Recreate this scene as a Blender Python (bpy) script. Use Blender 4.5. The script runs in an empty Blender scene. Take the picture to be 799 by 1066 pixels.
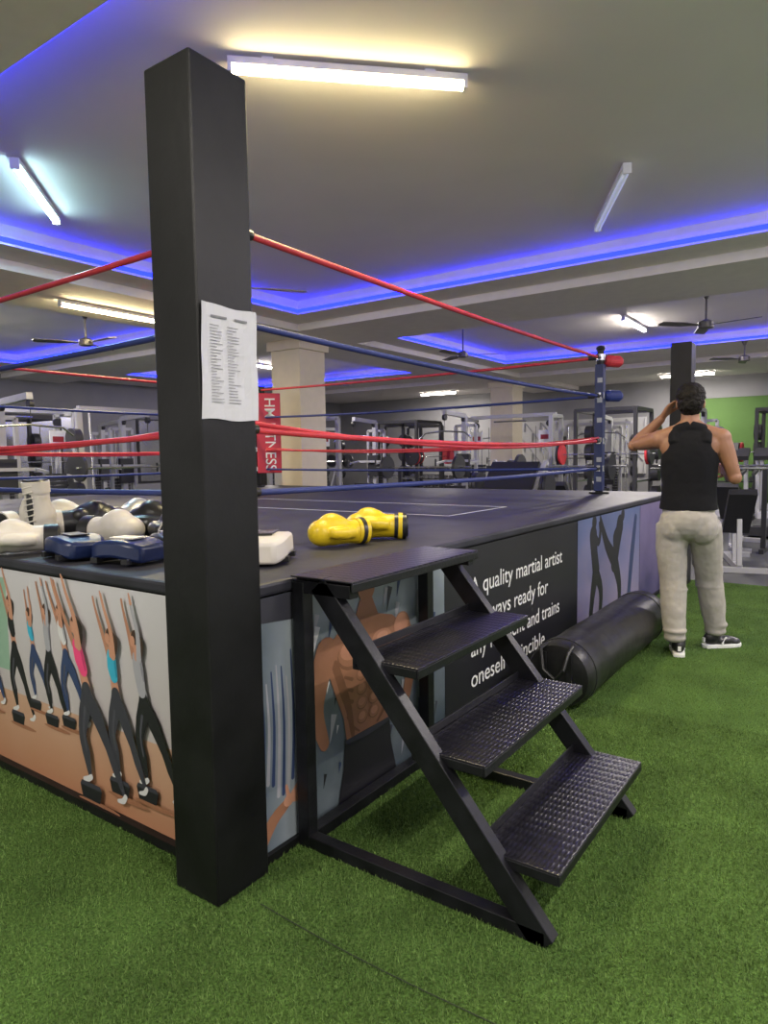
import bpy, bmesh, math, random
import numpy as np
from mathutils import Vector, Matrix, Euler
random.seed(7)
D=bpy.data; C=bpy.context; COL=C.collection
V=Vector
C.scene.view_settings.view_transform='Standard'
# ---------------------------------------------------------------- materials
def mat(name,col,rough=.5,metal=0.,var=0.,vscale=8.,bump=0.,bscale=60.,spec=.5,emit=None,estr=0.,coat=0.):
    m=D.materials.new(name); m.use_nodes=True; nt=m.node_tree; N=nt.nodes; L=nt.links
    b=N['Principled BSDF']; c=(col[0],col[1],col[2],1)
    b.inputs['Base Color'].default_value=c; b.inputs['Roughness'].default_value=rough
    b.inputs['Metallic'].default_value=metal; b.inputs['Specular IOR Level'].default_value=spec
    b.inputs['Coat Weight'].default_value=coat
    tc=N.new('ShaderNodeTexCoord')
    n=N.new('ShaderNodeTexNoise'); n.inputs['Scale'].default_value=vscale; n.inputs['Detail'].default_value=4
    L.new(tc.outputs['Object'],n.inputs['Vector'])
    r=N.new('ShaderNodeValToRGB'); v=var if var>0 else .03
    r.color_ramp.elements[0].position=.3; r.color_ramp.elements[1].position=.7
    r.color_ramp.elements[0].color=tuple(max(0,x*(1-v)) for x in col)+(1,)
    r.color_ramp.elements[1].color=tuple(min(1,x*(1+v)) for x in col)+(1,)
    L.new(n.outputs['Fac'],r.inputs['Fac']); L.new(r.outputs['Color'],b.inputs['Base Color'])
    if bump>0:
        n2=N.new('ShaderNodeTexNoise'); n2.inputs['Scale'].default_value=bscale; n2.inputs['Detail'].default_value=3
        L.new(tc.outputs['Object'],n2.inputs['Vector'])
        bp=N.new('ShaderNodeBump'); bp.inputs['Strength'].default_value=bump; bp.inputs['Distance'].default_value=.01
        L.new(n2.outputs['Fac'],bp.inputs['Height']); L.new(bp.outputs['Normal'],b.inputs['Normal'])
    if emit:
        b.inputs['Emission Color'].default_value=(emit[0],emit[1],emit[2],1); b.inputs['Emission Strength'].default_value=estr
    return m
def add_tone(m,scale,lo,hi):
    nt=m.node_tree; b=nt.nodes['Principled BSDF']; old=b.inputs['Base Color'].links[0].from_socket
    n=nt.nodes.new('ShaderNodeTexNoise'); n.inputs['Scale'].default_value=scale; n.inputs['Detail'].default_value=5
    tc=nt.nodes.new('ShaderNodeTexCoord'); nt.links.new(tc.outputs['Object'],n.inputs['Vector'])
    mr=nt.nodes.new('ShaderNodeMapRange'); mr.inputs[1].default_value=.3; mr.inputs[2].default_value=.7; mr.inputs[3].default_value=lo; mr.inputs[4].default_value=hi
    nt.links.new(n.outputs['Fac'],mr.inputs[0])
    hs=nt.nodes.new('ShaderNodeHueSaturation'); nt.links.new(mr.outputs[0],hs.inputs['Value']); nt.links.new(old,hs.inputs['Color']); nt.links.new(hs.outputs[0],b.inputs['Base Color'])
M_turf=mat('artificial_turf',(.066,.125,.028),.95,var=.55,vscale=120,bump=1.,bscale=150,spec=.1); add_tone(M_turf,3.,.8,1.2)
M_blade=mat('turf_blade',(.125,.205,.055),.8,var=.5,vscale=70,spec=.2); add_tone(M_blade,3.,.8,1.2)
M_rubber=mat('rubber_floor',(.05,.052,.055),.6,var=.3,vscale=90)
M_ceil=mat('ceiling_paint',(.83,.78,.745),.85,var=.03,vscale=1.2)
M_soff=mat('soffit_paint',(.83,.78,.745),.8)
M_wall=mat('wall_paint_gray',(.24,.24,.25),.8,var=.06,vscale=2)
M_green=mat('wall_paint_green',(.08,.17,.035),.7)
M_cream=mat('column_paint',(.70,.62,.50),.7)
M_black=mat('black_paint',(.006,.006,.007),.45,var=.5,vscale=5,bump=.08,bscale=30,spec=.3)
M_steel=mat('black_steel',(.009,.009,.012),.36,metal=.15,var=.4,vscale=14,bump=.08,bscale=70,spec=.4)
M_mat=mat('ring_canvas',(.024,.024,.034),.52,var=.35,vscale=4,bump=.35,bscale=6,spec=.4)
M_vinyl=mat('vinyl_black',(.012,.012,.014),.42,var=.3,vscale=10,bump=.3,bscale=14)
M_leather=mat('bag_leather',(.011,.011,.012),.38,var=.4,vscale=12,bump=.7,bscale=7,spec=.4)
M_red=mat('rope_red',(.55,.035,.05),.5,var=.15); M_blue=mat('rope_blue',(.02,.035,.17),.5,var=.1)
M_white=mat('white_plastic',(.78,.78,.76),.5); M_paper=mat('paper',(.56,.56,.60),.8,var=.02)
M_ink=mat('ink',(.2,.2,.22),.8); M_chrome=mat('chrome',(.55,.56,.58),.25,metal=.9)
M_gframe=mat('machine_frame',(.42,.42,.44),.4,metal=.1); M_dframe=mat('machine_dark',(.03,.03,.033),.45)
M_pad=mat('machine_pad',(.02,.02,.024),.5); M_padr=mat('machine_pad_red',(.30,.02,.03),.5); M_stack=mat('weight_plate',(.05,.05,.055),.4,metal=.3)
M_yel=mat('glove_yellow',(.70,.50,.015),.36,bump=.35,bscale=13); M_gwhite=mat('glove_white',(.62,.58,.52),.4,bump=.3,bscale=14)
M_gblack=mat('glove_black',(.014,.014,.016),.35,bump=.25,bscale=16); M_gblue=mat('pad_blue',(.008,.018,.075),.35,bump=.2,bscale=16)
M_silver=mat('glove_silver',(.35,.36,.38),.3,metal=.4)
M_skin=mat('skin',(.29,.14,.078),.5,var=.08,vscale=12,bump=.06,bscale=120); M_hair=mat('hair',(.008,.006,.005),.65,bump=.9,bscale=90,spec=.25)
M_tank=mat('cotton_black',(.010,.010,.012),.95,bump=.5,bscale=9,spec=.2); M_pants=mat('cotton_gray',(.36,.335,.30),.92,var=.07,vscale=18,bump=.6,bscale=12)
M_pink=mat('print_pink',(.75,.06,.20),.5)
def flat(n,c): return mat('print_'+n,c,.45,var=.04,vscale=20)
M_plate=mat('diamond_plate',(.014,.013,.019),.30,metal=.3,var=.3,vscale=20)
nt=M_plate.node_tree; N=nt.nodes; L=nt.links; tc=N.new('ShaderNodeTexCoord')
hs=[]
for ang,off in ((45,0),(-45,.5)):
    mp=N.new('ShaderNodeMapping'); mp.inputs['Rotation'].default_value=(0,0,math.radians(ang)); mp.inputs['Scale'].default_value=(18,48,1); mp.inputs['Location'].default_value=(off,off,0)
    L.new(tc.outputs['Object'],mp.inputs['Vector'])
    vo=N.new('ShaderNodeTexVoronoi'); vo.voronoi_dimensions='2D'; vo.inputs['Scale'].default_value=1.; vo.inputs['Randomness'].default_value=0.
    L.new(mp.outputs[0],vo.inputs['Vector'])
    m_=N.new('ShaderNodeMapRange'); m_.inputs[1].default_value=.10; m_.inputs[2].default_value=.34; m_.inputs[3].default_value=1; m_.inputs[4].default_value=0
    L.new(vo.outputs['Distance'],m_.inputs[0]); hs.append(m_)
mx=N.new('ShaderNodeMath'); mx.operation='MAXIMUM'; L.new(hs[0].outputs[0],mx.inputs[0]); L.new(hs[1].outputs[0],mx.inputs[1])
bp=N.new('ShaderNodeBump'); bp.inputs['Strength'].default_value=.4; bp.inputs['Distance'].default_value=.004
L.new(mx.outputs[0],bp.inputs['Height']); L.new(bp.outputs[0],N['Principled BSDF'].inputs['Normal'])
# ---------------------------------------------------------------- mesh builder
class MB:
    def __init__(s): s.v=[];s.f=[];s.m=[];s.mats=[]
    def mi(s,m):
        if m not in s.mats: s.mats.append(m)
        return s.mats.index(m)
    def add(s,vs,fs,m):
        o=len(s.v); s.v+= [tuple(x) for x in vs]; s.f+=[[i+o for i in f] for f in fs]; s.m+=[s.mi(m)]*len(fs)
    def box(s,c,d,m,rot=None):
        R=Euler(rot).to_matrix() if rot else Matrix.Identity(3)
        vs=[V(c)+R@V((x*d[0]/2,y*d[1]/2,z*d[2]/2)) for x in(-1,1) for y in(-1,1) for z in(-1,1)]
        s.add(vs,[(0,1,3,2),(4,6,7,5),(0,4,5,1),(2,3,7,6),(0,2,6,4),(1,5,7,3)],m)
    def bb(s,a,b,m): s.box([(a[i]+b[i])/2 for i in range(3)],[abs(b[i]-a[i]) for i in range(3)],m)
    def beam(s,p,q,w,h,m,up=(0,0,1)):
        p=V(p);q=V(q);d=(q-p).normalized();u=V(up)
        if abs(d.dot(u))>.99:u=V((0,1,0))
        x=d.cross(u).normalized();y=x.cross(d)
        vs=[e+x*a*w/2+y*b*h/2 for e in(p,q) for a in(-1,1) for b in(-1,1)]
        s.add(vs,[(0,1,3,2),(4,6,7,5),(0,4,5,1),(2,3,7,6),(0,2,6,4),(1,5,7,3)],m)
    def tube(s,pts,rs,m,n=12):
        pts=[V(p) for p in pts]
        if not isinstance(rs,(list,tuple)): rs=[rs]*len(pts)
        vs=[];fs=[];px=None
        for i,p in enumerate(pts):
            d=(pts[min(i+1,len(pts)-1)]-pts[max(i-1,0)]).normalized()
            if px is None:
                u=V((0,0,1)) if abs(d.z)<.9 else V((1,0,0)); px=d.cross(u).normalized()
            px=(px-d*px.dot(d)).normalized(); y=px.cross(d)
            for k in range(n):
                a=2*math.pi*k/n; vs.append(p+(px*math.cos(a)+y*math.sin(a))*rs[i])
        for i in range(len(pts)-1):
            for k in range(n):
                fs.append((i*n+k,i*n+(k+1)%n,(i+1)*n+(k+1)%n,(i+1)*n+k))
        fs.append(tuple(range(n))[::-1]); fs.append(tuple((len(pts)-1)*n+k for k in range(n)))
        s.add(vs,fs,m)
    def cyl(s,p,q,r,m,n=20,r2=None): s.tube([p,q],[r,r if r2 is None else r2],m,n)
    def ell(s,c,r,m,nu=16,nv=10,rot=None):
        R=Euler(rot).to_matrix() if rot else Matrix.Identity(3)
        vs=[V(c)+R@V((0,0,-r[2]))];fs=[]
        for j in range(1,nv):
            t=-math.pi/2+math.pi*j/nv
            for k in range(nu):
                a=2*math.pi*k/nu; vs.append(V(c)+R@V((r[0]*math.cos(t)*math.cos(a),r[1]*math.cos(t)*math.sin(a),r[2]*math.sin(t))))
        vs.append(V(c)+R@V((0,0,r[2]))); T=len(vs)-1
        for k in range(nu): fs.append((0,1+(k+1)%nu,1+k)); fs.append((T,T-nu+k,T-nu+(k+1)%nu))
        for j in range(nv-2):
            for k in range(nu): fs.append((1+j*nu+k,1+j*nu+(k+1)%nu,1+(j+1)*nu+(k+1)%nu,1+(j+1)*nu+k))
        s.add(vs,fs,m)
    def obj(s,name,parent=None,loc=None,rz=0,smooth=False,bevel=0):
        me=D.meshes.new(name); me.from_pydata(s.v,[],s.f)
        for m in s.mats: me.materials.append(m)
        me.polygons.foreach_set('material_index',s.m)
        bm=bmesh.new(); bm.from_mesh(me); bmesh.ops.recalc_face_normals(bm,faces=bm.faces); bm.to_mesh(me); bm.free()
        if smooth:
            me.polygons.foreach_set('use_smooth',[True]*len(me.polygons))
            me.set_sharp_from_angle(angle=math.radians(42))
        o=D.objects.new(name,me); COL.objects.link(o)
        if loc is not None: o.location=loc
        o.rotation_euler=(0,0,rz)
        if parent: o.parent=parent
        if bevel:
            b=o.modifiers.new('bevel','BEVEL'); b.width=bevel; b.segments=2; b.limit_method='ANGLE'
        return o
def empty(name,loc=(0,0,0),rz=0):
    e=D.objects.new(name,None); COL.objects.link(e); e.location=loc; e.rotation_euler=(0,0,rz); e.empty_display_size=.1; return e
def blob(name,mb,voxel,smooth,m,parent=None,loc=None,rot=None,disp=0,cut=None,solid=0):
    o=mb.obj('tmp'); md=o.modifiers.new('r','REMESH'); md.mode='VOXEL'; md.voxel_size=voxel; md.use_smooth_shade=True
    sm=o.modifiers.new('s','SMOOTH'); sm.iterations=smooth; sm.factor=.6
    if disp:
        t=D.textures.new('clump','CLOUDS'); t.noise_scale=.022 if disp>.01 else .06
        dm=o.modifiers.new('d','DISPLACE'); dm.texture=t; dm.strength=disp; dm.mid_level=.4
    dg=C.evaluated_depsgraph_get(); dg.update(); me=D.meshes.new_from_object(o.evaluated_get(dg)); old=o.data
    D.objects.remove(o); D.meshes.remove(old)
    me.materials.clear(); me.materials.append(m)
    if cut:
        bm=bmesh.new(); bm.from_mesh(me)
        for co,no in cut:
            bmesh.ops.bisect_plane(bm,geom=bm.verts[:]+bm.edges[:]+bm.faces[:],plane_co=co,plane_no=no,clear_outer=True)
        bm.to_mesh(me); bm.free()
    me.polygons.foreach_set('use_smooth',[True]*len(me.polygons))
    me.polygons.foreach_set('material_index',[0]*len(me.polygons))
    me.name=name; o=D.objects.new(name,me); COL.objects.link(o)
    if parent:o.parent=parent
    if loc is not None:o.location=loc
    if rot:o.rotation_euler=rot
    if solid:
        s=o.modifiers.new('sol','SOLIDIFY'); s.thickness=solid
    return o
# ---------------------------------------------------------------- camera
f=707.1; a=math.radians(35.269); p=math.radians(-4.649); r=math.radians(-.804)
F=V((math.cos(p)*math.cos(a),math.cos(p)*math.sin(a),math.sin(p))); r0=V((math.sin(a),-math.cos(a),0)); u0=r0.cross(F)
R=r0*math.cos(r)+u0*math.sin(r); U=-r0*math.sin(r)+u0*math.cos(r)
cam=D.cameras.new('camera'); cam.sensor_fit='VERTICAL'; cam.sensor_height=36; cam.lens=f/1066*36; cam.clip_start=.05
co=D.objects.new('camera',cam); COL.objects.link(co)
co.matrix_world=Matrix(((R.x,U.x,-F.x,-1.429),(R.y,U.y,-F.y,-1.604),(R.z,U.z,-F.z,1.36),(0,0,0,1)))
C.scene.camera=co
# ---------------------------------------------------------------- room
mb=MB(); mb.bb((-7,-7,-.1),(6.35,14.1,0),M_turf); mb.bb((6.35,-7,-.1),(18.1,14.1,0),M_rubber); FL=mb.obj('floor')
# real turf pile near the viewer
rng=np.random.default_rng(3)
def scatter(x0,x1,y0,y1,dens):
    n=int((x1-x0)*(y1-y0)*dens); return np.stack([rng.uniform(x0,x1,n),rng.uniform(y0,y1,n)],1)
P=np.concatenate([scatter(-1.6,2.2,-1.9,-.0,26000),scatter(-1.4,-.0,0,2.6,15000),scatter(2.2,6.3,-3.2,0,6000)])
n=len(P); ang=rng.uniform(0,6.283,n); h=rng.uniform(.007,.016,n); w_=rng.uniform(.0012,.0022,n); ln=rng.uniform(.0,.009,n); a2=rng.uniform(0,6.283,n)
vv=np.zeros((n,3,3)); vv[:,0,0]=P[:,0]-np.cos(ang)*w_; vv[:,0,1]=P[:,1]-np.sin(ang)*w_; vv[:,1,0]=P[:,0]+np.cos(ang)*w_; vv[:,1,1]=P[:,1]+np.sin(ang)*w_
vv[:,2,0]=P[:,0]+np.cos(a2)*ln; vv[:,2,1]=P[:,1]+np.sin(a2)*ln; vv[:,2,2]=h
me=D.meshes.new('turf_blades'); me.vertices.add(n*3); me.vertices.foreach_set('co',vv.reshape(-1)); me.loops.add(n*3); me.loops.foreach_set('vertex_index',np.arange(n*3,dtype=np.int32)); me.polygons.add(n); me.polygons.foreach_set('loop_start',np.arange(0,n*3,3,dtype=np.int32)); me.update(calc_edges=True); me.materials.append(M_blade)
o=D.objects.new('turf_blades',me); COL.objects.link(o); o.parent=FL
mb=MB(); mb.tube([(-.05-.012*math.sin(t*.5),-.15-t*.12,.0075) for t in range(16)],.002,mat('turf_seam',(.022,.035,.012),.9),6); mb.obj('turf_seam',FL)
mb=MB(); mb.bb((18,-7,0),(18.15,14.15,3.6),M_wall); mb.bb((17.97,-7,0),(18,2.6,3.3),M_green); mb.bb((17.95,-7,2.75),(17.97,2.7,3.3),M_wall); mb.obj('wall_far')
mb=MB(); mb.bb((-7,14,0),(18,14.15,3.6),M_wall); mb.obj('wall_left')
mb=MB()
mb.bb((-7,-7,3.48),(18.15,14.15,3.6),M_ceil)
TX=[(.4,5.6),(7.9,12.1)]; TY=[(-5.5,4.75),(7.1,12.2)]
xs=[(-7,.4),(5.6,7.9),(12.1,18.15)]
for x0,x1 in xs: mb.bb((x0,-7,3.3),(x1,14.15,3.479),M_soff)
for x0,x1 in TX:
    for y0,y1 in ((-7,-5.5),(4.75,7.1),(12.2,14.15)): mb.bb((x0,y0,3.3),(x1,y1,3.479),M_soff)
for x0,x1 in ((6.1,7.5),(13.9,15.4)): mb.bb((x0,-7,3.2),(x1,14.1,3.3),M_soff)
for x0,x1 in ((-7,6.1),(7.5,13.9),(15.4,18.1)): mb.bb((x0,5.2,3.2),(x1,6.6,3.299),M_soff)
mb.obj('ceiling')
M_led=mat('led_blue',(.01,.01,.4),.5,emit=(.005,.010,1.),estr=12)
mb=MB()
for x0,x1 in TX:
    for y0,y1 in TY:
        z0,z1=3.32,3.362
        mb.bb((x0,y0,z0),(x0+.02,y1,z1),M_led); mb.bb((x1-.02,y0,z0),(x1,y1,z1),M_led)
        mb.bb((x0+.02,y0,z0),(x1-.02,y0+.02,z1),M_led); mb.bb((x0+.02,y1-.02,z0),(x1-.02,y1,z1),M_led)
mb.obj('led_cove_strip')
for cx_,cy_ in ((6.55,5.6),(14.35,5.6)):
    mb=MB(); mb.bb((cx_,cy_,0),(cx_+.6,cy_+.6,3.2),M_cream); mb.bb((cx_-.05,cy_-.05,3.05),(cx_+.65,cy_+.65,3.2),M_cream); mb.bb((cx_-.03,cy_-.03,0),(cx_+.63,cy_+.63,.12),M_cream); mb.obj('support_column')
# tube lights
def tube_light(p,q,col,estr,W,lit=True):
    p=V(p);q=V(q);c=(p+q)/2;d=q-p;Ln=d.length;ang=math.atan2(d.y,d.x)
    E=empty('tube_light',c,ang)
    b=MB(); b.bb((-Ln/2,-.03,.02),(Ln/2,.03,.055),M_white); b.bb((-Ln/2-.02,-.03,-.02),(-Ln/2,.03,.055),M_white); b.bb((Ln/2,-.03,-.02),(Ln/2+.02,.03,.055),M_white)
    for s in(-.35,.35): b.bb((s*Ln-.03,-.02,.055),(s*Ln+.03,.02,.075),M_white)
    b.obj('housing',E)
    mt=mat('tube_glow',col,.4,emit=col,estr=estr) if lit else mat('tube_off',(.75,.8,.85),.3,emit=(.8,.9,1),estr=.25)
    b=MB(); b.cyl((-Ln/2,0,0),(Ln/2,0,0),.022,mt,16); b.obj('tube',E,smooth=True)
    if lit:
        l=D.lights.new('tube_area','AREA'); l.shape='RECTANGLE'; l.size=Ln; l.size_y=.05; l.energy=W; l.color=col
        lo=D.objects.new('lamp_glow',l); COL.objects.link(lo); lo.parent=E; lo.location=(0,0,-.03)
warm=(1,.84,.45); cool=(.55,.9,1.); neut=(1,.92,.83)
zt=3.41
tube_light((1.2,1.2,zt),(2.08,.3,zt),warm,48,72)
tube_light((1.12,3.3,zt),(1.88,4.14,zt),cool,30,40)
tube_light((4.96,.47,zt),(3.81,-.11,zt),neut,1,0,False)
tube_light((2.9,5.9,3.13),(4.3,5.9,3.13),warm,55,70)
for x,y in ((-.8,-2.6),(2.2,-3.6),(4.8,-3.2),(-2.6,.8)):  # added out-of-frame tubes, fill light for the foreground
    z=3.41 if .4<x<5.6 else 3.23
    tube_light((x-.6,y,z),(x+.6,y,z),neut,78,94)
for x,y in ((10,1.5),(10,9.5),(3,9.6),(10,-2.5)): tube_light((x-.6,y,zt),(x+.6,y,zt),neut,85,150)  # added tubes, extra light for the rest of the gym
for x,y in ((16.5,2),(16.5,9)): tube_light((x,y-.6,3.23),(x,y+.6,3.23),neut,65,125)  # also added, to brighten the far end
mb=MB(); M_spot=mat('spot_glow',(1,.8,.45),.4,emit=(1,.75,.35),estr=20)
for x,y,z in ((1.4,5.0,3.3),(3.6,5.0,3.3),(3,6.85,3.3),(5,6.85,3.3),(1,6.85,3.3),(8.5,6.85,3.3)):
    mb.cyl((x,y,z-.012),(x,y,z),.05,M_white,20); mb.cyl((x,y,z-.014),(x,y,z-.012),.038,M_spot,20)
mb.obj('recessed_spotlights')
# fans
mf=mat('fan_metal',(.12,.11,.11),.4,metal=.3)
def fan(loc,rz,top):
    E=empty('ceiling_fan',loc,rz); b=MB()
    b.cyl((0,0,.05),(0,0,top-loc[2]),.012,mf,10); b.tube([(0,0,-.05),(0,0,-.04),(0,0,.03),(0,0,.06)],[.05,.09,.09,.03],mf,20)
    b.tube([(0,0,top-loc[2]-.07),(0,0,top-loc[2])],[.02,.05],mf,16)
    for k in range(3):
        R_=Matrix.Rotation(k*2.0944,3,'Z')
        pts=[(.08,-.02),(.2,-.035),(.3,-.065),(.62,-.06),(.64,0),(.62,.06),(.3,.065),(.2,.035),(.08,.02)]
        vs=[R_@V((x,y,-.01+y*.15+dz)) for dz in(0,.008) for x,y in pts]; n=len(pts)
        b.add(vs,[tuple(range(n))[::-1],tuple(range(n,2*n))]+[(i,(i+1)%n,n+(i+1)%n,n+i) for i in range(n)],mf)
    b.obj('fan_body',E)
fan((7.8,.05,2.92),.3,3.3); fan((8.5,3.8,3.0),1.,3.479); fan((12.2,.2,3.0),.2,3.3); fan((3.8,6.9,2.93),.5,3.3); fan((2.85,2.99,2.88),-.62,3.479); fan((10.5,8.5,2.98),.9,3.479)
# ---------------------------------------------------------------- boxing ring
RG=empty('boxing_ring'); S=6.1; H=.95
mb=MB(); mb.bb((.01,.01,.0),(S-.01,S-.01,.9),M_black); mb.obj('platform',RG)
mb=MB(); mb.bb((-.012,-.012,.905),(S+.012,S+.012,H),M_mat); mb.obj('canvas_mat',RG,bevel=.012)
M_line=flat('line_white',(.6,.6,.62)); mb=MB()
for x0,y0,x1,y1 in ((3.5,.7,3.518,3.4),(2.6,.7,2.618,3.4),(2.6,.7,3.5,.718),(2.6,3.4,3.518,3.418)): mb.bb((x0,y0,H),(x1,y1,H+.0015),M_line)
mb.obj('canvas_lines',RG)
mb=MB(); mb.bb((-.03,.16,0),(.01,S,.035),M_black); mb.bb((.1,-.02,0),(S-.15,.01,.03),M_black); mb.obj('base_trim',RG)
mb=MB(); mb.bb((-.13,-.05,0),(.085,.15,2.49),M_black); mb.obj('corner_pillar',RG,bevel=.006)
mb=MB(); mb.bb((6.0,-.15,0),(6.2,.05,2.47),M_black); mb.obj('corner_pillar_far',RG,bevel=.006)
mb=MB(); mb.bb((6.0,6.02,0),(6.2,6.22,2.47),M_black); mb.obj('corner_pillar_back',RG,bevel=.006)
P0,P1=.62,5.55; M_bpad=mat('post_blue',(.02,.03,.10),.5)
mb=MB()
for i,(x,y) in enumerate(((P0,P0),(P1,P0),(P1,P1),(P0,P1))):
    mb.cyl((x,y,H),(x,y,2.42),.038,M_black,20); mb.cyl((x,y,H),(x,y,H+.02),.1,M_black,24); mb.ell((x,y,2.42),(.045,.045,.03),M_black)
mb.obj('ring_posts',RG,smooth=True)
ZR=[(2.33,M_red),(1.945,M_blue),(1.49,M_red),(1.21,M_blue)]
mb=MB(); Cn=[(P0,P0),(P1,P0),(P1,P1),(P0,P1)]
for i in range(4):
    x0,y0=Cn[i];x1,y1=Cn[(i+1)%4]
    for j,(z,m) in enumerate(ZR):
        sag=[.02,.03,.05,.02][j]
        dx=(x1-x0);dy=(y1-y0)
        mb.tube([(x0+dx*k/24,y0+dy*k/24,z-sag*4*(k/24)*(1-k/24)) for k in range(25)],.015,m,10)
        if j==2: mb.tube([(x0+dx*t/12,y0+dy*t/12,z+.035-.11*4*(t/12)*(1-t/12)) for t in range(13)],.011,M_red,8)
mb.obj('ropes',RG,smooth=True)
mb=MB()
for x,y in Cn:
    sx=1 if x<3 else -1; sy=1 if y<3 else -1
    for z,m in ZR:
        mb.cyl((x,y,z-.03),(x,y,z+.03),.048,M_chrome,16)
        for q in ((sx*.12,0),(0,sy*.12)): mb.cyl((x,y,z),(x+q[0],y+q[1],z),.022,M_gblack,12)
mb.obj('turnbuckles',RG,smooth=True)
mb=MB()
for z,m in ((2.3,M_red),(1.95,M_blue)):
    mb.tube([(P1+.05,P0-.03,z),(P1+.08,P0-.05,z),(P1+.2,P0-.12,z),(P1+.23,P0-.14,z)],[.03,.06,.06,.04],m,16)
mb.box((P1,P0,1.62),(.085,.085,1.28),M_bpad); mb.box((P0+.03,P0,1.7),(.03,.035,1.3),M_gblack)
for k in range(6): mb.box((P1-.045,P0-.01,1.1+k*.2),(.006,.05,.05),M_silver)
mb.obj('corner_pads',RG,bevel=.012)
M_bann=flat('banner_red',(.5,.02,.05))
def text(body,width=None,size=.1,align='LEFT'):
    cu=D.curves.new('t','FONT'); cu.body=body; cu.size=size; cu.align_x=align; cu.offset=.0005
    o=D.objects.new('t',cu); COL.objects.link(o); dg=C.evaluated_depsgraph_get(); dg.update()
    me=D.meshes.new_from_object(o.evaluated_get(dg)); D.objects.remove(o)
    xs_=[v.co.x for v in me.vertices]; w=max(xs_)-min(xs_)
    if width:
        k=width/w
        for v in me.vertices: v.co.x*=k
    return me
def text_obj(name,me,m,M,parent):
    me.materials.clear(); me.materials.append(m); me.name=name
    o=D.objects.new(name,me); COL.objects.link(o); o.parent=parent; o.matrix_local=M; return o
mb=MB(); n_=V((-1,-1,0)).normalized(); t_=V((1,-1,0)).normalized(); bc=V((5.47,5.47,0))+t_*.17
mb.beam(bc+V((0,0,1.15)),bc+V((0,0,2.28)),.34,.05,M_bann,up=n_); mb.obj('corner_banner',RG,bevel=.01)
def frame(xa,ya,za,o_): return Matrix(((xa[0],ya[0],za[0],o_[0]),(xa[1],ya[1],za[1],o_[1]),(xa[2],ya[2],za[2],o_[2]),(0,0,0,1)))
pos=bc+V((0,0,2.22))+n_*.028-t_*.05
text_obj('banner_text',text('HM FITNESS',1.02,.21),M_white,frame((0,0,-1),t_,n_,pos),RG)
# ---------------------------------------------------------------- posters
class Sheet:
    """flat print: horizontal axis A, up Z, normal N, coordinates (h,z)"""
    def __init__(s,O,A,Nn): s.O=V(O);s.A=V(A);s.N=V(Nn);s.mb=MB();s.k=0
    def poly(s,pts,m,flatk=None):
        s.k+=1; d=.002+s.k*.00005
        vs=[s.O+s.A*h+V((0,0,z))+s.N*d for h,z in pts]; s.mb.add(vs,[tuple(range(len(pts)))],m)
    def circ(s,c,r,m,rz=None): s.poly([(c[0]+r*math.cos(i*math.pi/8),c[1]+(rz or r)*math.sin(i*math.pi/8)) for i in range(16)],m)
    def limb(s,pts,rs,m,sub=4):
        """smooth tapered outline through the points (Catmull-Rom)"""
        P=[V(q) for q in pts]; Q=[];Rr=[]
        for i in range(len(P)-1):
            p0=P[max(i-1,0)];p1=P[i];p2=P[i+1];p3=P[min(i+2,len(P)-1)]
            for k in range(sub):
                t=k/sub; Q.append(.5*((2*p1)+(p2-p0)*t+(2*p0-5*p1+4*p2-p3)*t*t+(3*p1-p0-3*p2+p3)*t**3)); Rr.append(rs[i]*(1-t)+rs[i+1]*t)
        Q.append(P[-1]);Rr.append(rs[-1]); Lf=[];Rt=[]
        for i,q in enumerate(Q):
            d=(Q[min(i+1,len(Q)-1)]-Q[max(i-1,0)]); d.normalize(); nn_=V((-d.y,d.x)); Lf.append(q+nn_*Rr[i]); Rt.append(q-nn_*Rr[i])
        for i in range(len(Q)-1):
            s.poly([tuple(Lf[i]),tuple(Lf[i+1]),tuple(Rt[i+1]),tuple(Rt[i])],m); s.k-=1
        s.k+=1; s.circ(tuple(Q[-1]),Rr[-1],m); s.k-=1; s.circ(tuple(Q[0]),Rr[0],m)
    def stroke(s,pts,rs,m):
        for i in range(len(pts)-1):
            p=V(pts[i]);q=V(pts[i+1]);d=(q-p)
            if d.length<1e-6: continue
            d.normalize(); n=V((-d.y,d.x)); r1,r2=rs[i],rs[i+1]; P=[]
            a0=math.atan2(n.y,n.x)
            for k in range(7): t=a0+math.pi*k/6; P.append((p.x+r1*math.cos(t),p.y+r1*math.sin(t)))
            for k in range(7): t=a0+math.pi+math.pi*k/6; P.append((q.x+r2*math.cos(t),q.y+r2*math.sin(t)))
            s.poly(P,m)
    def rect(s,a,b,c,d,m): s.poly([(a,b),(c,b),(c,d),(a,d)],m)
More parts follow.
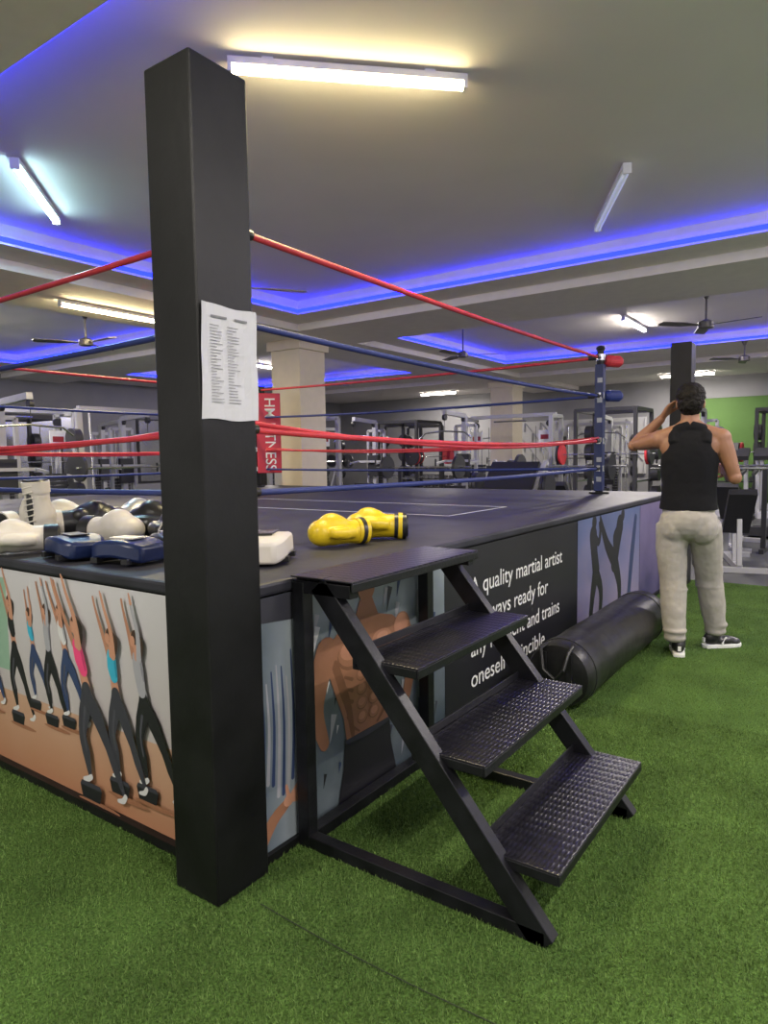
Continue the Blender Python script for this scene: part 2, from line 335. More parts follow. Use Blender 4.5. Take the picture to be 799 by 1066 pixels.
def grad(name,c0,c1,z0,z1,noise=0,axis=2):
    m=mat(name,c0,.35); nt=m.node_tree;N=nt.nodes;L=nt.links
    tc=N.new('ShaderNodeTexCoord'); sx=N.new('ShaderNodeSeparateXYZ'); L.new(tc.outputs['Object'],sx.inputs[0])
    r=N.new('ShaderNodeMapRange'); r.inputs[1].default_value=z0; r.inputs[2].default_value=z1; L.new(sx.outputs[axis],r.inputs[0])
    mx=N.new('ShaderNodeMix'); mx.data_type='RGBA'; mx.inputs[6].default_value=tuple(c0)+(1,); mx.inputs[7].default_value=tuple(c1)+(1,)
    src=r.outputs[0]
    if noise:
        n=N.new('ShaderNodeTexNoise'); n.inputs['Scale'].default_value=3.5; n.inputs['Detail'].default_value=5; L.new(tc.outputs['Object'],n.inputs['Vector'])
        ad=N.new('ShaderNodeMath'); ad.operation='MULTIPLY_ADD'; ad.inputs[1].default_value=noise; L.new(n.outputs['Fac'],ad.inputs[0])
        sb=N.new('ShaderNodeMath'); sb.operation='SUBTRACT'; sb.inputs[1].default_value=noise/2; sb.use_clamp=True
        L.new(src,ad.inputs[2]); L.new(ad.outputs[0],sb.inputs[0]); src=sb.outputs[0]
    L.new(src,mx.inputs[0]); L.new(mx.outputs[2],N['Principled BSDF'].inputs['Base Color']); return m
pw=grad('print_studio_wall',(.46,.42,.42),(.55,.54,.57),.3,.9,.3); pf=grad('print_studio_floor',(.42,.19,.10),(.52,.34,.24),0,.4,.3)
sk=flat('skin',(.50,.25,.165)); skm=flat('skin_mid',(.39,.185,.115)); sk2=flat('skin_shade',(.28,.13,.075)); skd=flat('skin_dark',(.17,.075,.04)); blk=flat('black',(.012,.012,.016)); dk=flat('darkgray',(.04,.04,.055)); dkl=flat('legging_light',(.065,.065,.085)); wht=flat('white',(.62,.62,.63)); cy=flat('cyan',(.04,.38,.55)); cyd=flat('cyan_shade',(.02,.24,.37)); pkd=flat('pink_shade',(.50,.04,.14)); gr=flat('graytop',(.34,.34,.38)); grd=flat('gray_shade',(.22,.22,.26)); hairb=flat('hair_brown',(.05,.025,.018)); hairl=flat('hair_dark',(.02,.012,.01)); navy=flat('navy',(.03,.05,.13)); grl=flat('greenpanel',(.25,.4,.3)); shd_=flat('floor_shade',(.30,.135,.075))
sh=Sheet((0,0,0),(0,1,0),(-1,0,0))
sh.rect(.155,.0,6.05,.36,pf); sh.rect(.155,.36,6.05,.9,pw)
sh.rect(1.42,.45,1.6,.86,grl)
shade={M_pink:pkd,cy:cyd,gr:grd,wht:gr,blk:blk}
def aero(y,z0,h,top,pants,hair,lean=0.,leg=0.,arm=0.,sleeve=False):
    w=h; j=lambda a,b:(y+a*w,z0+b*h); T=shade.get(top,top)
    hip=j(0,.50); wa=j(.018+lean*.3,.60); ch=j(.03+lean*.6,.68); sh_=j(.038+lean,.745); nk=j(.045+lean,.79); hd=j(.055+lean*1.1,.845)
    sh.circ(j(-.06,-.055),.18*w,shd_,.016*w)
    # step platform
    sh.poly([j(-.07,-.045),j(.08,-.045),j(.10,.02),j(-.09,.02)],blk); sh.poly([j(-.09,.02),j(.10,.02),j(.085,.045),j(-.075,.045)],dk)
    # bare midriff first, leggings drawn over it
    sh.limb([j(.004,.545),wa,j(.022+lean*.4,.63)],[.036*w,.031*w,.034*w],sk if not sleeve else top)
    # far arm
    sh.limb([(sh_[0]+.028*w,sh_[1]),j(.10+lean+arm,.87),j(.14+lean+arm*1.6,.99),j(.155+lean+arm*1.8,1.05)],[.019*w,.015*w,.010*w,.009*w],skm)
    # back leg (far)
    sh.limb([j(-.004,.49),j(-.07-leg*.4,.40),j(-.145-leg*.7,.27),j(-.19-leg*.9,.18),j(-.25-leg,.06)],[.044*w,.045*w,.028*w,.030*w,.012*w],pants)
    sh.limb([j(-.26-leg,.055),j(-.24-leg,.03),j(-.20-leg,.02)],[.014*w,.015*w,.009*w],wht)
    # front leg
    sh.limb([j(.004,.53),j(.004,.485),j(.03,.40),j(.055,.29),j(.03,.20),j(.005,.09)],[.038*w,.048*w,.048*w,.032*w,.034*w,.015*w],pants)
    sh.limb([j(.022,.43),j(.044,.31),j(.024,.21)],[.010*w,.008*w,.006*w],dkl)
    sh.limb([j(-.005,.08),j(.02,.065),j(.06,.055)],[.014*w,.016*w,.010*w],wht)
    # top
    sh.limb([j(.012+lean*.2,.565 if sleeve else .625),ch,sh_],[.034*w,.044*w,.038*w],top)
    sh.limb([j(-.010+lean*.4,.63),j(-.002+lean*.6,.68),j(.008+lean,.74)],[.007*w,.010*w,.007*w],T)
    sh.limb([sh_,nk,hd],[.018*w,.015*w,.014*w],sk)
    # head, face and ponytail
    sh.circ(hd,.033*w,sk,.046*w); sh.circ((hd[0]-.011*w,hd[1]+.012*w),.034*w,hair,.041*w); sh.circ((hd[0]+.013*w,hd[1]-.012*w),.021*w,sk,.030*w)
    sh.limb([(hd[0]-.035*w,hd[1]+.02*w),(hd[0]-.062*w,hd[1]-.01*w),(hd[0]-.06*w,hd[1]-.07*w),(hd[0]-.05*w,hd[1]-.10*w)],[.013*w,.018*w,.014*w,.005*w],hair)
    # near arm
    sh.limb([(sh_[0]-.02*w,sh_[1]-.005*w),j(.02+lean+arm*.7,.88),j(.06+lean+arm*1.3,1.0),j(.08+lean+arm*1.6,1.075)],[.022*w,.017*w,.012*w,.010*w],sk if not sleeve else top)
    sh.limb([j(.07+lean+arm*1.5,1.04),j(.085+lean+arm*1.7,1.09)],[.012*w,.006*w],sk)
for y,z0,h,t,p_,hr,ln_,lg,am,sl in ((1.37,.25,.60,blk,blk,hairl,.0,-.03,.02,False),(1.21,.34,.46,cy,navy,hairb,.01,.02,-.03,False),(1.085,.30,.54,gr,blk,hairb,-.02,-.04,.0,True),(.955,.32,.53,wht,navy,hairl,.02,.02,.03,False),(1.62,.28,.58,M_pink,navy,hairb,0,0,0,False),(1.9,.28,.58,cy,blk,hairl,.02,0,0,False),(2.3,.25,.62,wht,navy,hairb,0,0,0,True),(2.8,.28,.6,gr,blk,hairb,0,0,0,False)): aero(y,z0,h,t,p_,hr,ln_,lg,am,sl)
aero(.445,.17,.66,gr,blk,hairb,.01,.02,.0,True); aero(.61,.15,.67,cy,dk,hairb,-.01,-.02,.02); aero(.80,.08,.77,M_pink,dk,hairl,.03,.03,.04)
sh.mb.obj('aerobics_poster',RG)
sh=Sheet((0,0,0),(1,0,0),(0,-1,0))
pa=grad('print_blur',(.08,.11,.14),(.34,.38,.43),.1,.33,.9,axis=0); pb=grad('print_shards',(.05,.07,.09),(.24,.28,.31),0,.9,1.3)
sh.rect(.1,.03,.335,.9,pa)
for i in range(9):
    h=.115+i*.024; sh.limb([(h,.2+random.random()*.1),(h+.012,.45),(h+.004,.60+random.random()*.12)],[.008,.006,.003],gr if i%2 else navy)
sh.limb([(.10,.07),(.16,.13),(.22,.16)],[.03,.025,.02],sk2); sh.circ((.235,.17),.025,sk,.022)
for q in ((.29,.15),(.305,.17),(.305,.19),(.285,.215)): sh.stroke([(.24,.172),q],[.011,.006],sk)
sh.stroke([(.235,.18),(.225,.225)],[.010,.006],sk)
sh.poly([(.1,.82),(.335,.80),(.335,.9),(.1,.9)],dk)
sh.mb.obj('swim_poster',RG)
sh=Sheet((0,0,0),(1,0,0),(0,-1,0)); sh.rect(.345,.03,1.32,.9,pb)
for i in range(60):
    x=.36+random.random()*.88; z=.06+random.random()*.74; l=.03+random.random()*.10
    sh.poly([(x,z),(x+l*.4,z+l*.9),(x+l*.1,z+l)],random.choice([wht,gr,dk,navy,dk,blk]))
# bodybuilder print
sh.poly([(.50,.02),(.90,.02),(.86,.16),(.85,.275),(.55,.275),(.54,.16)],blk); sh.limb([(.56,.265),(.70,.255),(.84,.265)],[.012,.012,.012],dk)
sh.poly([(.56,.27),(.84,.27),(.855,.36),(.90,.46),(.945,.57),(.95,.65),(.88,.70),(.78,.725),(.74,.80),(.66,.80),(.62,.725),(.52,.70),(.45,.65),(.455,.57),(.50,.46),(.545,.36)],sk2)
sh.limb([(.60,.28),(.58,.38),(.55,.46),(.50,.58)],[.012,.018,.022,.02],skd)
for s_ in(-1,1):
    lit=skm if s_>0 else sk2
    sh.limb([(.70+s_*.25,.64),(.70+s_*.30,.52),(.70+s_*.31,.42),(.70+s_*.27,.30)],[.060,.052,.038,.026],sk2); sh.limb([(.70+s_*.26,.64),(.70+s_*.305,.53),(.70+s_*.31,.45)],[.032,.026,.015],lit)
    sh.circ((.70+s_*.245,.645),.055,lit,.05)
    sh.circ((.70+s_*.095,.60),.092,skd,.062); sh.circ((.70+s_*.095,.608),.086,sk2,.056); sh.circ((.70+s_*.10,.618),.068,skm,.040); sh.circ((.70+s_*.105,.628),.040,sk if s_>0 else skm,.018)
    for j in range(4):
        z_=.505-j*.058; sh.circ((.70+s_*.038,z_),.035,skd,.028); sh.circ((.70+s_*.038,z_+.002),.032,sk2,.025); sh.circ((.70+s_*.040,z_+.005),.022,skm,.016)
    for j in range(3): sh.limb([(.70+s_*.10,.50-j*.045),(.70+s_*.145,.52-j*.045)],[.008,.005],skd)
    sh.limb([(.70+s_*.135,.36),(.70+s_*.10,.31),(.70+s_*.06,.28)],[.004,.006,.004],skd)
sh.circ((.70,.84),.055,sk2,.05)
sh.mb.obj('muscle_poster',RG)
sh=Sheet((0,0,0),(1,0,0),(0,-1,0)); sh.rect(1.325,.03,3.14,.9,blk); q=sh.mb.obj('quote_poster',RG)
for i,(t,w) in enumerate((('A quality martial artist',1.27),('is always ready for',1.02),('any moment and trains',1.22),('oneself invincible.',1.0))):
    text_obj('quote_line',text(t,w,.128),M_white,frame((1,0,0),(0,0,1),(0,-1,0),(1.58,-.004,.655-i*.16)),q)
sh=Sheet((0,0,0),(1,0,0),(0,-1,0)); ps=grad('print_sky',(.30,.24,.36),(.13,.17,.34),.0,.9,1.2); ps2=grad('print_dusk',(.06,.05,.14),(.22,.18,.34),.0,.9,1.2)
sh.rect(3.15,.03,4.74,.9,ps); sh.rect(4.75,.03,5.98,.9,ps2)
sh.limb([(4.15,.08),(4.14,.30),(4.02,.50)],[.03,.055,.08],blk); sh.limb([(4.0,.50),(4.08,.66),(4.14,.78)],[.085,.08,.09],blk); sh.circ((4.22,.86),.05,blk)
sh.limb([(4.0,.52),(3.83,.64),(3.72,.76),(3.64,.88)],[.08,.055,.04,.02],blk); sh.limb([(4.1,.77),(3.99,.70),(4.02,.60),(4.08,.58)],[.035,.03,.025,.02],blk)
sh.limb([(3.42,.08),(3.47,.30),(3.55,.5)],[.03,.05,.075],blk); sh.limb([(3.55,.5),(3.51,.62),(3.48,.76)],[.075,.07,.08],blk); sh.circ((3.5,.86),.05,blk)
sh.limb([(3.5,.77),(3.60,.70),(3.64,.78),(3.62,.84)],[.035,.03,.025,.02],blk); sh.limb([(3.55,.48),(3.67,.32),(3.64,.08)],[.06,.045,.03],blk)
sh.limb([(4.4,.1),(4.5,.5),(4.6,.8)],[.04,.06,.04],navy)
sh.mb.obj('kickboxing_poster',RG)
# ---------------------------------------------------------------- paper
mb=MB(); nx,nz=8,10; vs=[];fs=[]
for j in range(nz+1):
    for i in range(nx+1):
        x=-.13+.222*i/nx; z=1.475+.33*j/nz; vs.append((x,-.053-.004*abs(math.sin(i*.8+j*.5))-(.012 if (i==0) else 0)*(j/nz),z+ (.003*math.sin(i)) ))
for j in range(nz):
    for i in range(nx): k=j*(nx+1)+i; fs.append((k,k+1,k+nx+2,k+nx+1))
mb.add(vs,fs,M_paper)
for j in range(26):
    z=1.745-j*.0088
    for c in (-.095,-.03):
        w=.02+.03*random.random(); mb.bb((c,-.0595,z),(c+w,-.059,z+.0016),M_ink)
mb.bb((-.09,-.0595,1.768),(-.03,-.059,1.774),M_ink); mb.bb((.0,-.0595,1.768),(.05,-.059,1.774),M_ink)
mb.obj('notice_paper',RG)
# ---------------------------------------------------------------- steps
mb=MB(); XL_,XR_=.285,1.085
for x in (XL_,XR_):
    mb.beam((x,-.13,.94),(x,-.925,.0),.045,.075,M_steel,up=(0,1,1)); mb.beam((x,-.045,0),(x,-.045,.94),.05,.05,M_steel)
    mb.beam((x,-.02,.022),(x,-.93,.022),.045,.044,M_steel); mb.beam((x,-.02,.925),(x,-.27,.925),.045,.045,M_steel)
mb.beam((XL_,-.045,.025),(XR_,-.045,.025),.045,.045,M_steel); mb.beam((XL_,-.045,.91),(XR_,-.045,.91),.045,.045,M_steel)
for i in range(4):
    z=.962-i*.25; yo=-.285-i*.226
    yi=yo+.245
    if i==0: yi=-.018
    mb.bb((XL_+(.0 if i else -.03),yo,z-.006),(XR_+.035,yi,z),M_plate)
    mb.bb((XL_+(.0 if i else -.03),yo,z-.036),(XR_+.035,yo+.006,z-.006),M_steel); mb.bb((XR_+.029,yo+.006,z-.036),(XR_+.035,yi,z-.006),M_steel)
    mb.bb((XL_,yo+.006,z-.036),(XL_+.006,yi,z-.006),M_steel)
    if i: mb.bb((XL_,yi-.02,z-.045),(XR_,yi+.01,z-.007),M_steel); mb.bb((XL_,yi-.004,z),(XR_,yi+.002,z+.03),M_steel)
mb.obj('metal_steps',bevel=.003)
# ---------------------------------------------------------------- punching bag
mb=MB(); y0,z0=-.31,.185; x0,x1=1.99,3.72; pts=[];rs=[]
prof=[(-.03,.03),(-.028,.12),(-.015,.165),(.02,.176),(.06,.181),(.16,.176),(.3,.178),(.33,.174),(.36,.180),(.8,.176),(1.2,.182),(1.6,.18),(1.66,.176),(1.71,.155),(1.73,.1)]
for d,r_ in prof: pts.append((x0+d,y0,z0));rs.append(r_)
mb.tube(pts,rs,M_leather,40)
for d in (.10,1.55):
    mb.tube([(x0+d-.03,y0,z0),(x0+d-.028,y0,z0),(x0+d+.028,y0,z0),(x0+d+.03,y0,z0)],[.178,.1845,.1845,.178],M_vinyl,40)
for s in(-1,1):
    mb.beam((x0-.035,y0+s*.07,z0-.13),(x0-.035,y0+s*.07,z0+.13),.012,.03,M_vinyl,up=(0,1,0))
mb.tube([(x0+.02,y0+.07,z0+.16),(x0-.05,y0+.08,z0+.15),(x0-.09,y0+.05,z0+.05),(x0-.08,y0-.01,z0-.0),(x0-.09,y0-.06,z0+.06),(x0-.05,y0-.07,z0+.14),(x0+.02,y0-.07,z0+.16)],.010,M_vinyl,8)
mb.obj('punching_bag',smooth=True)
# ---------------------------------------------------------------- gloves and pads
def glove(loc,rz,m,mc,rx=0,ry=0,s=1,lace=False,patch=None,trim=None):
    E=empty('boxing_glove',loc,rz); E.rotation_euler=(rx,ry,rz); E.scale=(s,s,s)
    b=MB(); b.ell((.045,0,.072),(.085,.062,.068),m); b.ell((.095,0,.062),(.062,.066,.058),m); b.ell((.05,0,.095),(.06,.052,.05),m)
    b.tube([(.03,0,.066),(-.03,0,.06),(-.11,0,.058)],[.060,.052,.054],m,16)
    b.tube([(-.035,.045,.06),(.02,.07,.062),(.07,.075,.066)],[.024,.028,.025],m,12); b.ell((.072,.073,.066),(.028,.025,.025),m)
    blob('glove_body',b,.006,4,m,E)
    b=MB(); b.tube([(-.118,0,.058),(-.117,0,.058),(-.065,0,.06),(-.064,0,.06)],[.048,.058,.056,.04],mc,20)
    b.tube([(-.125,0,.058),(-.119,0,.058)],[.048,.052],M_gblack,20)
    if trim: b.tube([(-.100,0,.058),(-.099,0,.058),(-.082,0,.059),(-.081,0,.059)],[.055,.0600,.0595,.055],trim,20); b.ell((.03,-.055,.085),(.028,.012,.014),trim)
    if patch: b.ell((.07,0,.075),(.07,.064,.058),patch); b.ell((.0,-.03,.09),(.035,.03,.03),patch)
    if lace:
        b.ell((.0,0,.012),(.10,.016,.012),M_gblack)
        for k in range(7): b.tube([(-.10+k*.025,-.022,.004),(-.09+k*.025,.022,.002)],.0035,m,6)
    b.obj('cuff',E,smooth=True)
glove((1.02,.37,H),2.75,M_yel,M_yel,s=1.08,trim=M_gblack); glove((1.31,.36,H),2.2,M_yel,M_gblack,rx=.2,s=1.12,trim=M_yel)
glove((.27,1.72,H+.178),.4,M_gwhite,M_gwhite,ry=1.5,s=1.12,lace=True)
glove((.12,1.46,H),2.6,M_gwhite,M_gblack,s=1.1); glove((.47,1.36,H),-1.4,M_gwhite,M_gblack,s=1.25)
glove((.55,1.74,H),-.4,M_gblack,M_gwhite,s=1.4,patch=M_gblack); glove((.80,1.38,H),1.9,M_gblack,M_silver,s=1.4); glove((.10,2.0,H),1.2,M_gblack,M_gwhite,s=1.2)
glove((.62,1.06,H),.9,M_gblack,M_gwhite,s=1.3); glove((.88,1.80,H),.2,M_silver,M_gblack,s=1.35)
glove((.46,2.12,H),.2,M_gblack,M_gwhite,s=1.3); glove((.12,2.4,H),1.,M_gblack,M_gwhite,s=1.3); glove((.80,2.25,H),2.2,M_gwhite,M_gblue,s=1.3)
def pad(name,loc,rz,m,m2,L_=.3,W=.2,T=.07,rx=0):
    E=empty(name,loc,rz); E.rotation_euler=(rx,0,rz)
    b=MB()
    n=10; top=[]
    for i in range(n+1):
        t=i/n; x=(t-.5)*L_; z=.03*math.cos((t-.5)*2.6)
        top.append((x,z))
    vs=[]
    for x,z in top:
        w=W/2*(1-.35*abs(2*x/L_)**4)
        vs+=[(x,-w,z-.02),(x,w,z-.02),(x,w*.95,z+T-.02),(x,-w*.95,z+T-.02)]
    fs=[(i*4+k,i*4+(k+1)%4,(i+1)*4+(k+1)%4,(i+1)*4+k) for i in range(n) for k in range(4)]+[(0,1,2,3),(n*4+3,n*4+2,n*4+1,n*4)]
    b.add(vs,fs,m); b.obj('pad_body',E,smooth=True,bevel=.014)
    b=MB(); b.box((0,0,T+.012),(L_*.45,W*.4,.006),m2)
    for x in(-.08,.08): b.box((x,0,.0),(.035,W+.01,.022),M_gblack)
    b.obj('straps',E,bevel=.002)
pad('focus_mitt',(.15,1.12,H+.02),1.4,M_gblue,M_gblack,.28); pad('focus_mitt',(.19,.80,H+.02),1.75,M_gblue,M_gwhite,.27)
pad('shin_guard',(.40,.82,H+.02),1.2,M_gblack,M_silver,.28,.13)
pad('thai_pad',(.50,.34,H+.02),.6,M_gwhite,M_gblack,.34,.2,.085)
# ---------------------------------------------------------------- gym machines
def inst(name,mb_fn,places):
    me=None
    for (x,y,rz) in places:
        if me is None:
            o=mb_fn().obj(name,loc=(x,y,0),rz=rz,smooth=True); me=o.data
        else:
            o=D.objects.new(name,me); COL.objects.link(o); o.location=(x,y,0); o.rotation_euler=(0,0,rz)
def stack(b,x,y,z0=.15,h=.75,w=.3,m=None):
    n=14
    for i in range(n): b.box((x,y,z0+h*(i+.5)/n),(w,.14,h/n*.82),m or M_stack)
    for s in(-.08,.08): b.cyl((x+s,y,z0),(x+s,y,1.95),.012,M_chrome,8)
def cable_crossover():
    b=MB(); X=1.05
    for sx in(-X,X):
        for sy in(-.3,.3): b.beam((sx,sy,0),(sx,sy,2.2),.08,.08,M_gframe)
        b.beam((sx,-.45,.04),(sx,.45,.04),.08,.08,M_gframe); b.beam((sx,-.3,2.2),(sx,.3,2.2),.08,.08,M_gframe); b.beam((sx,-.3,1.1),(sx,.3,1.1),.05,.05,M_gframe)
        stack(b,sx*.80,0,.15,1.0)
        b.cyl((sx*.85,-.02,2.05),(sx*.85,.02,2.05),.07,M_dframe,16); b.cyl((sx*.55,0,2.0),(sx*.55,0,1.1),.006,M_dframe,6)
        b.box((sx*.55,0,1.05),(.12,.03,.14),M_dframe); b.box((sx*.80,-.1,1.75),(.3,.02,.3),M_white); b.box((sx*.80,-.112,1.75),(.2,.006,.1),M_padr)
    b.beam((-X,0,2.24),(X,0,2.24),.1,.08,M_gframe); b.cyl((-.4,-.1,2.12),(.4,-.1,2.12),.018,M_chrome,8)
    return b
def lat_pulldown():
    b=MB()
    b.beam((0,.5,0),(0,.5,2.2),.1,.1,M_gframe); b.beam((0,-.7,.05),(0,.7,.05),.09,.09,M_gframe); b.beam((0,.5,2.2),(0,-.35,2.25),.09,.09,M_gframe)
    for s in(-.24,.24): b.beam((s,.55,0),(s,.55,2.0),.06,.06,M_gframe)
    b.beam((-.24,.55,2.0),(.24,.55,2.0),.06,.06,M_gframe); stack(b,0,.62,.1,.9,.34)
    b.box((0,-.25,.5),(.32,.42,.08),M_pad); b.box((0,.02,.68),(.5,.12,.12),M_pad); b.beam((0,-.25,.05),(0,-.25,.48),.07,.07,M_gframe)
    b.box((0,.42,1.15),(.3,.08,.5),M_pad); b.beam((-.4,.35,1.25),(.4,.35,1.25),.05,.05,M_gframe)
    for s in(-.4,.4): b.beam((s,.35,1.25),(s,-.05,1.2),.04,.04,M_gframe); b.cyl((s,-.05,1.12),(s,-.05,1.3),.02,M_dframe,8)
    b.cyl((0,-.35,2.2),(0,-.35,1.85),.006,M_dframe,6); b.tube([(-.6,-.35,1.72),(-.45,-.35,1.83),(0,-.35,1.86),(.45,-.35,1.83),(.6,-.35,1.72)],.016,M_chrome,8)
    for y in(-.35,.45): b.cyl((-.03,y,2.14),(.03,y,2.14),.06,M_dframe,14)
    return b
def power_rack():
    b=MB()
    for x in(-.6,.6):
        for y in(-.6,.6): b.beam((x,y,0),(x,y,2.25),.07,.07,M_dframe)
        b.beam((x,-.6,2.25),(x,.6,2.25),.07,.07,M_dframe); b.beam((x,-.7,.04),(x,.7,.04),.07,.07,M_dframe); b.beam((x,-.6,.8),(x,.6,.8),.04,.04,M_chrome)
        for z in (.5,.95,1.4,1.8): b.cyl((x*1.05,.62,z),(x*1.3,.62,z),.18,M_stack,20)
    for y in(-.6,.6): b.beam((-.6,y,2.25),(.6,y,2.25),.07,.07,M_dframe)
    b.cyl((-1.0,-.66,1.35),(1.0,-.66,1.35),.014,M_chrome,10)
    for s,m in((-.86,M_red),(-.92,M_stack),(.86,M_red),(.92,M_stack)): b.cyl((s-.02,-.66,1.35),(s+.02,-.66,1.35),.21,m,24)
    return b
def smith():
    b=MB()
    for x in(-.85,.85):
        b.beam((x,0,0),(x,.1,2.15),.09,.06,M_gframe); b.beam((x,-.6,.04),(x,.6,.04),.08,.08,M_gframe); b.cyl((x*.9,-.1,.1),(x*.9,-.05,2.1),.018,M_chrome,8)
        b.beam((x,.55,.05),(x,.08,1.3),.06,.06,M_gframe)
        for z in(.5,.9,1.3,1.7): b.cyl((x*1.02,.1,z),(x*1.16,.1,z),.15,M_stack,20)
    b.beam((-.85,.1,2.15),(.85,.1,2.15),.08,.08,M_gframe); b.cyl((-1.05,-.12,1.25),(1.05,-.12,1.25),.016,M_chrome,8)
    for s in(-1.0,1.0): b.cyl((s-.02,-.12,1.25),(s+.02,-.12,1.25),.2,M_stack,22)
    return b
def bench():
    b=MB()
    b.box((0,.15,.45),(.28,.8,.08),M_pad); b.box((0,-.58,.68),(.28,.7,.08),M_pad,rot=(-.75,0,0))
    b.beam((0,-.7,.05),(0,.6,.05),.07,.07,M_gframe); b.beam((0,.5,.05),(0,.45,.42),.06,.06,M_gframe); b.beam((0,-.4,.05),(0,-.3,.42),.06,.06,M_gframe)
    b.beam((-.3,.6,.03),(.3,.6,.03),.06,.06,M_gframe); b.beam((-.3,-.7,.03),(.3,-.7,.03),.06,.06,M_gframe); b.beam((0,-.7,.08),(0,-.62,.6),.05,.05,M_gframe)
    for s in(-.42,.42):
        b.beam((s,-.55,0),(s,-.55,1.15),.06,.06,M_dframe); b.beam((s,-.75,.03),(s,-.2,.03),.06,.06,M_dframe)
    b.cyl((-.95,-.52,1.17),(.95,-.52,1.17),.014,M_chrome,8)
    for s in(-.72,.72): b.cyl((s-.025,-.52,1.17),(s+.025,-.52,1.17),.2,M_stack,22)
    return b
def treadmill():
    b=MB()
    b.box((0,0,.12),(.75,1.8,.14),M_dframe); b.box((0,0,.195),(.5,1.6,.012),M_stack); b.box((0,.75,.24),(.7,.35,.14),M_gframe)
    for s in(-.36,.36):
        b.beam((s,.7,.2),(s,.5,1.3),.06,.09,M_gframe); b.beam((s,.52,1.05),(s,0,.98),.05,.05,M_dframe)
    b.box((0,.5,1.32),(.82,.3,.08),M_dframe,rot=(.5,0,0)); b.box((0,.58,1.42),(.45,.04,.2),M_dframe,rot=(-.3,0,0))
    return b
def leg_press():
    b=MB()
    b.beam((-.35,-.9,.05),(-.35,.9,.05),.08,.08,M_gframe); b.beam((.35,-.9,.05),(.35,.9,.05),.08,.08,M_gframe)
    for s in(-.35,.35): b.beam((s,-.5,.1),(s,.9,1.25),.07,.07,M_gframe); b.beam((s,.85,.05),(s,.85,1.2),.07,.07,M_gframe)
    b.beam((-.35,.88,1.2),(.35,.88,1.2),.07,.07,M_gframe); b.box((0,.45,1.05),(.75,.06,.5),M_dframe,rot=(-.7,0,0)); b.box((0,-.75,.55),(.42,.08,.75),M_pad,rot=(.7,0,0)); b.box((0,-.42,.32),(.42,.4,.08),M_pad)
    for s in(-.5,.5):
        for k in range(2): b.cyl((s+k*.05*(1 if s>0 else -1),.45,.9),(s+(k*.05+.04)*(1 if s>0 else -1),.45,.9),.21,M_stack,22)
    return b
def dumbbell_rack():
    b=MB()
    for s in(-1.1,1.1): b.beam((s,-.25,0),(s,.2,1.0),.07,.07,M_dframe); b.beam((s,-.3,.03),(s,.3,.03),.07,.06,M_dframe)
    for j,z in enumerate((.35,.62,.9)):
        b.beam((-1.1,-.15+j*.13,z),(1.1,-.15+j*.13,z),.12,.04,M_dframe)
        for i in range(8):
            x=-.95+i*.27
            for e in(-.09,.09): b.cyl((x,-.15+j*.13+e-.035,z+.08),(x,-.15+j*.13+e+.035,z+.08),.055,M_stack,12)
            b.cyl((x,-.24+j*.13,z+.08),(x,-.06+j*.13,z+.08),.015,M_chrome,8)
    return b
h_=-math.pi/2
inst('cable_crossover_machine',cable_crossover,[(9.0,8.0,0),(4.3,10.2,0),(13.0,5.0,h_),(2.0,12.6,0),(11.4,12.6,0)])
inst('lat_pulldown_machine',lat_pulldown,[(3.4,8.0,0),(6.9,8.0,0),(11.6,8.2,h_),(6.9,10.3,0),(11.0,5.4,h_),(14.9,3.5,h_),(10.8,10.4,h_),(7.9,12.6,0),(16.4,6.9,h_),(15.0,1.9,h_),(13.2,1.1,h_),(4.2,12.6,0)])
inst('power_rack',power_rack,[(13.8,8.3,0),(5.7,12.7,0),(15.6,9.3,0),(13.0,2.7,h_),(15.6,-.3,h_)])
inst('smith_machine',smith,[(5.2,8.0,0),(8.9,10.3,0),(1.6,10.3,0),(12.9,10.6,0),(14.6,12.6,0),(16.6,4.2,h_),(1.7,8.0,0)])
inst('weight_bench',bench,[(7.75,-.3,-1.3),(9.0,4.6,h_),(9.3,2.2,h_),(9.5,-.1,h_)])
inst('treadmill',treadmill,[(11.4,-.45,h_),(11.4,.45,h_),(13.4,-.3,h_)])
inst('leg_press_machine',leg_press,[(11.0,3.4,0),(7.3,2.6,h_)])
inst('dumbbell_rack',dumbbell_rack,[(17.5,9.5,h_),(17.5,1.6,h_)])
mb=MB(); wp=flat('panel_white',(.50,.50,.50)); mb.bb((17.93,3.3,.8),(18,7.4,2.35),wp)
for i in range(16):
    y=3.35+i*.25
    for j in range(5):
        z=.85+j*.3; mb.beam((17.925,y,z),(17.925,y+.12*(1 if (i+j)%2 else -1)+.1,z+.26),.012,.05,gr,up=(1,0,0))
mb.obj('wall_panel_patterned')
mb=MB()
for x0 in (1.2,3.6,6.0,9.5,11.8): mb.bb((x0,13.93,.8),(x0+1.9,13.97,2.4),M_chrome); mb.bb((x0-.04,13.96,.76),(x0+1.94,14,2.44),M_dframe)
mb.obj('wall_mirror')
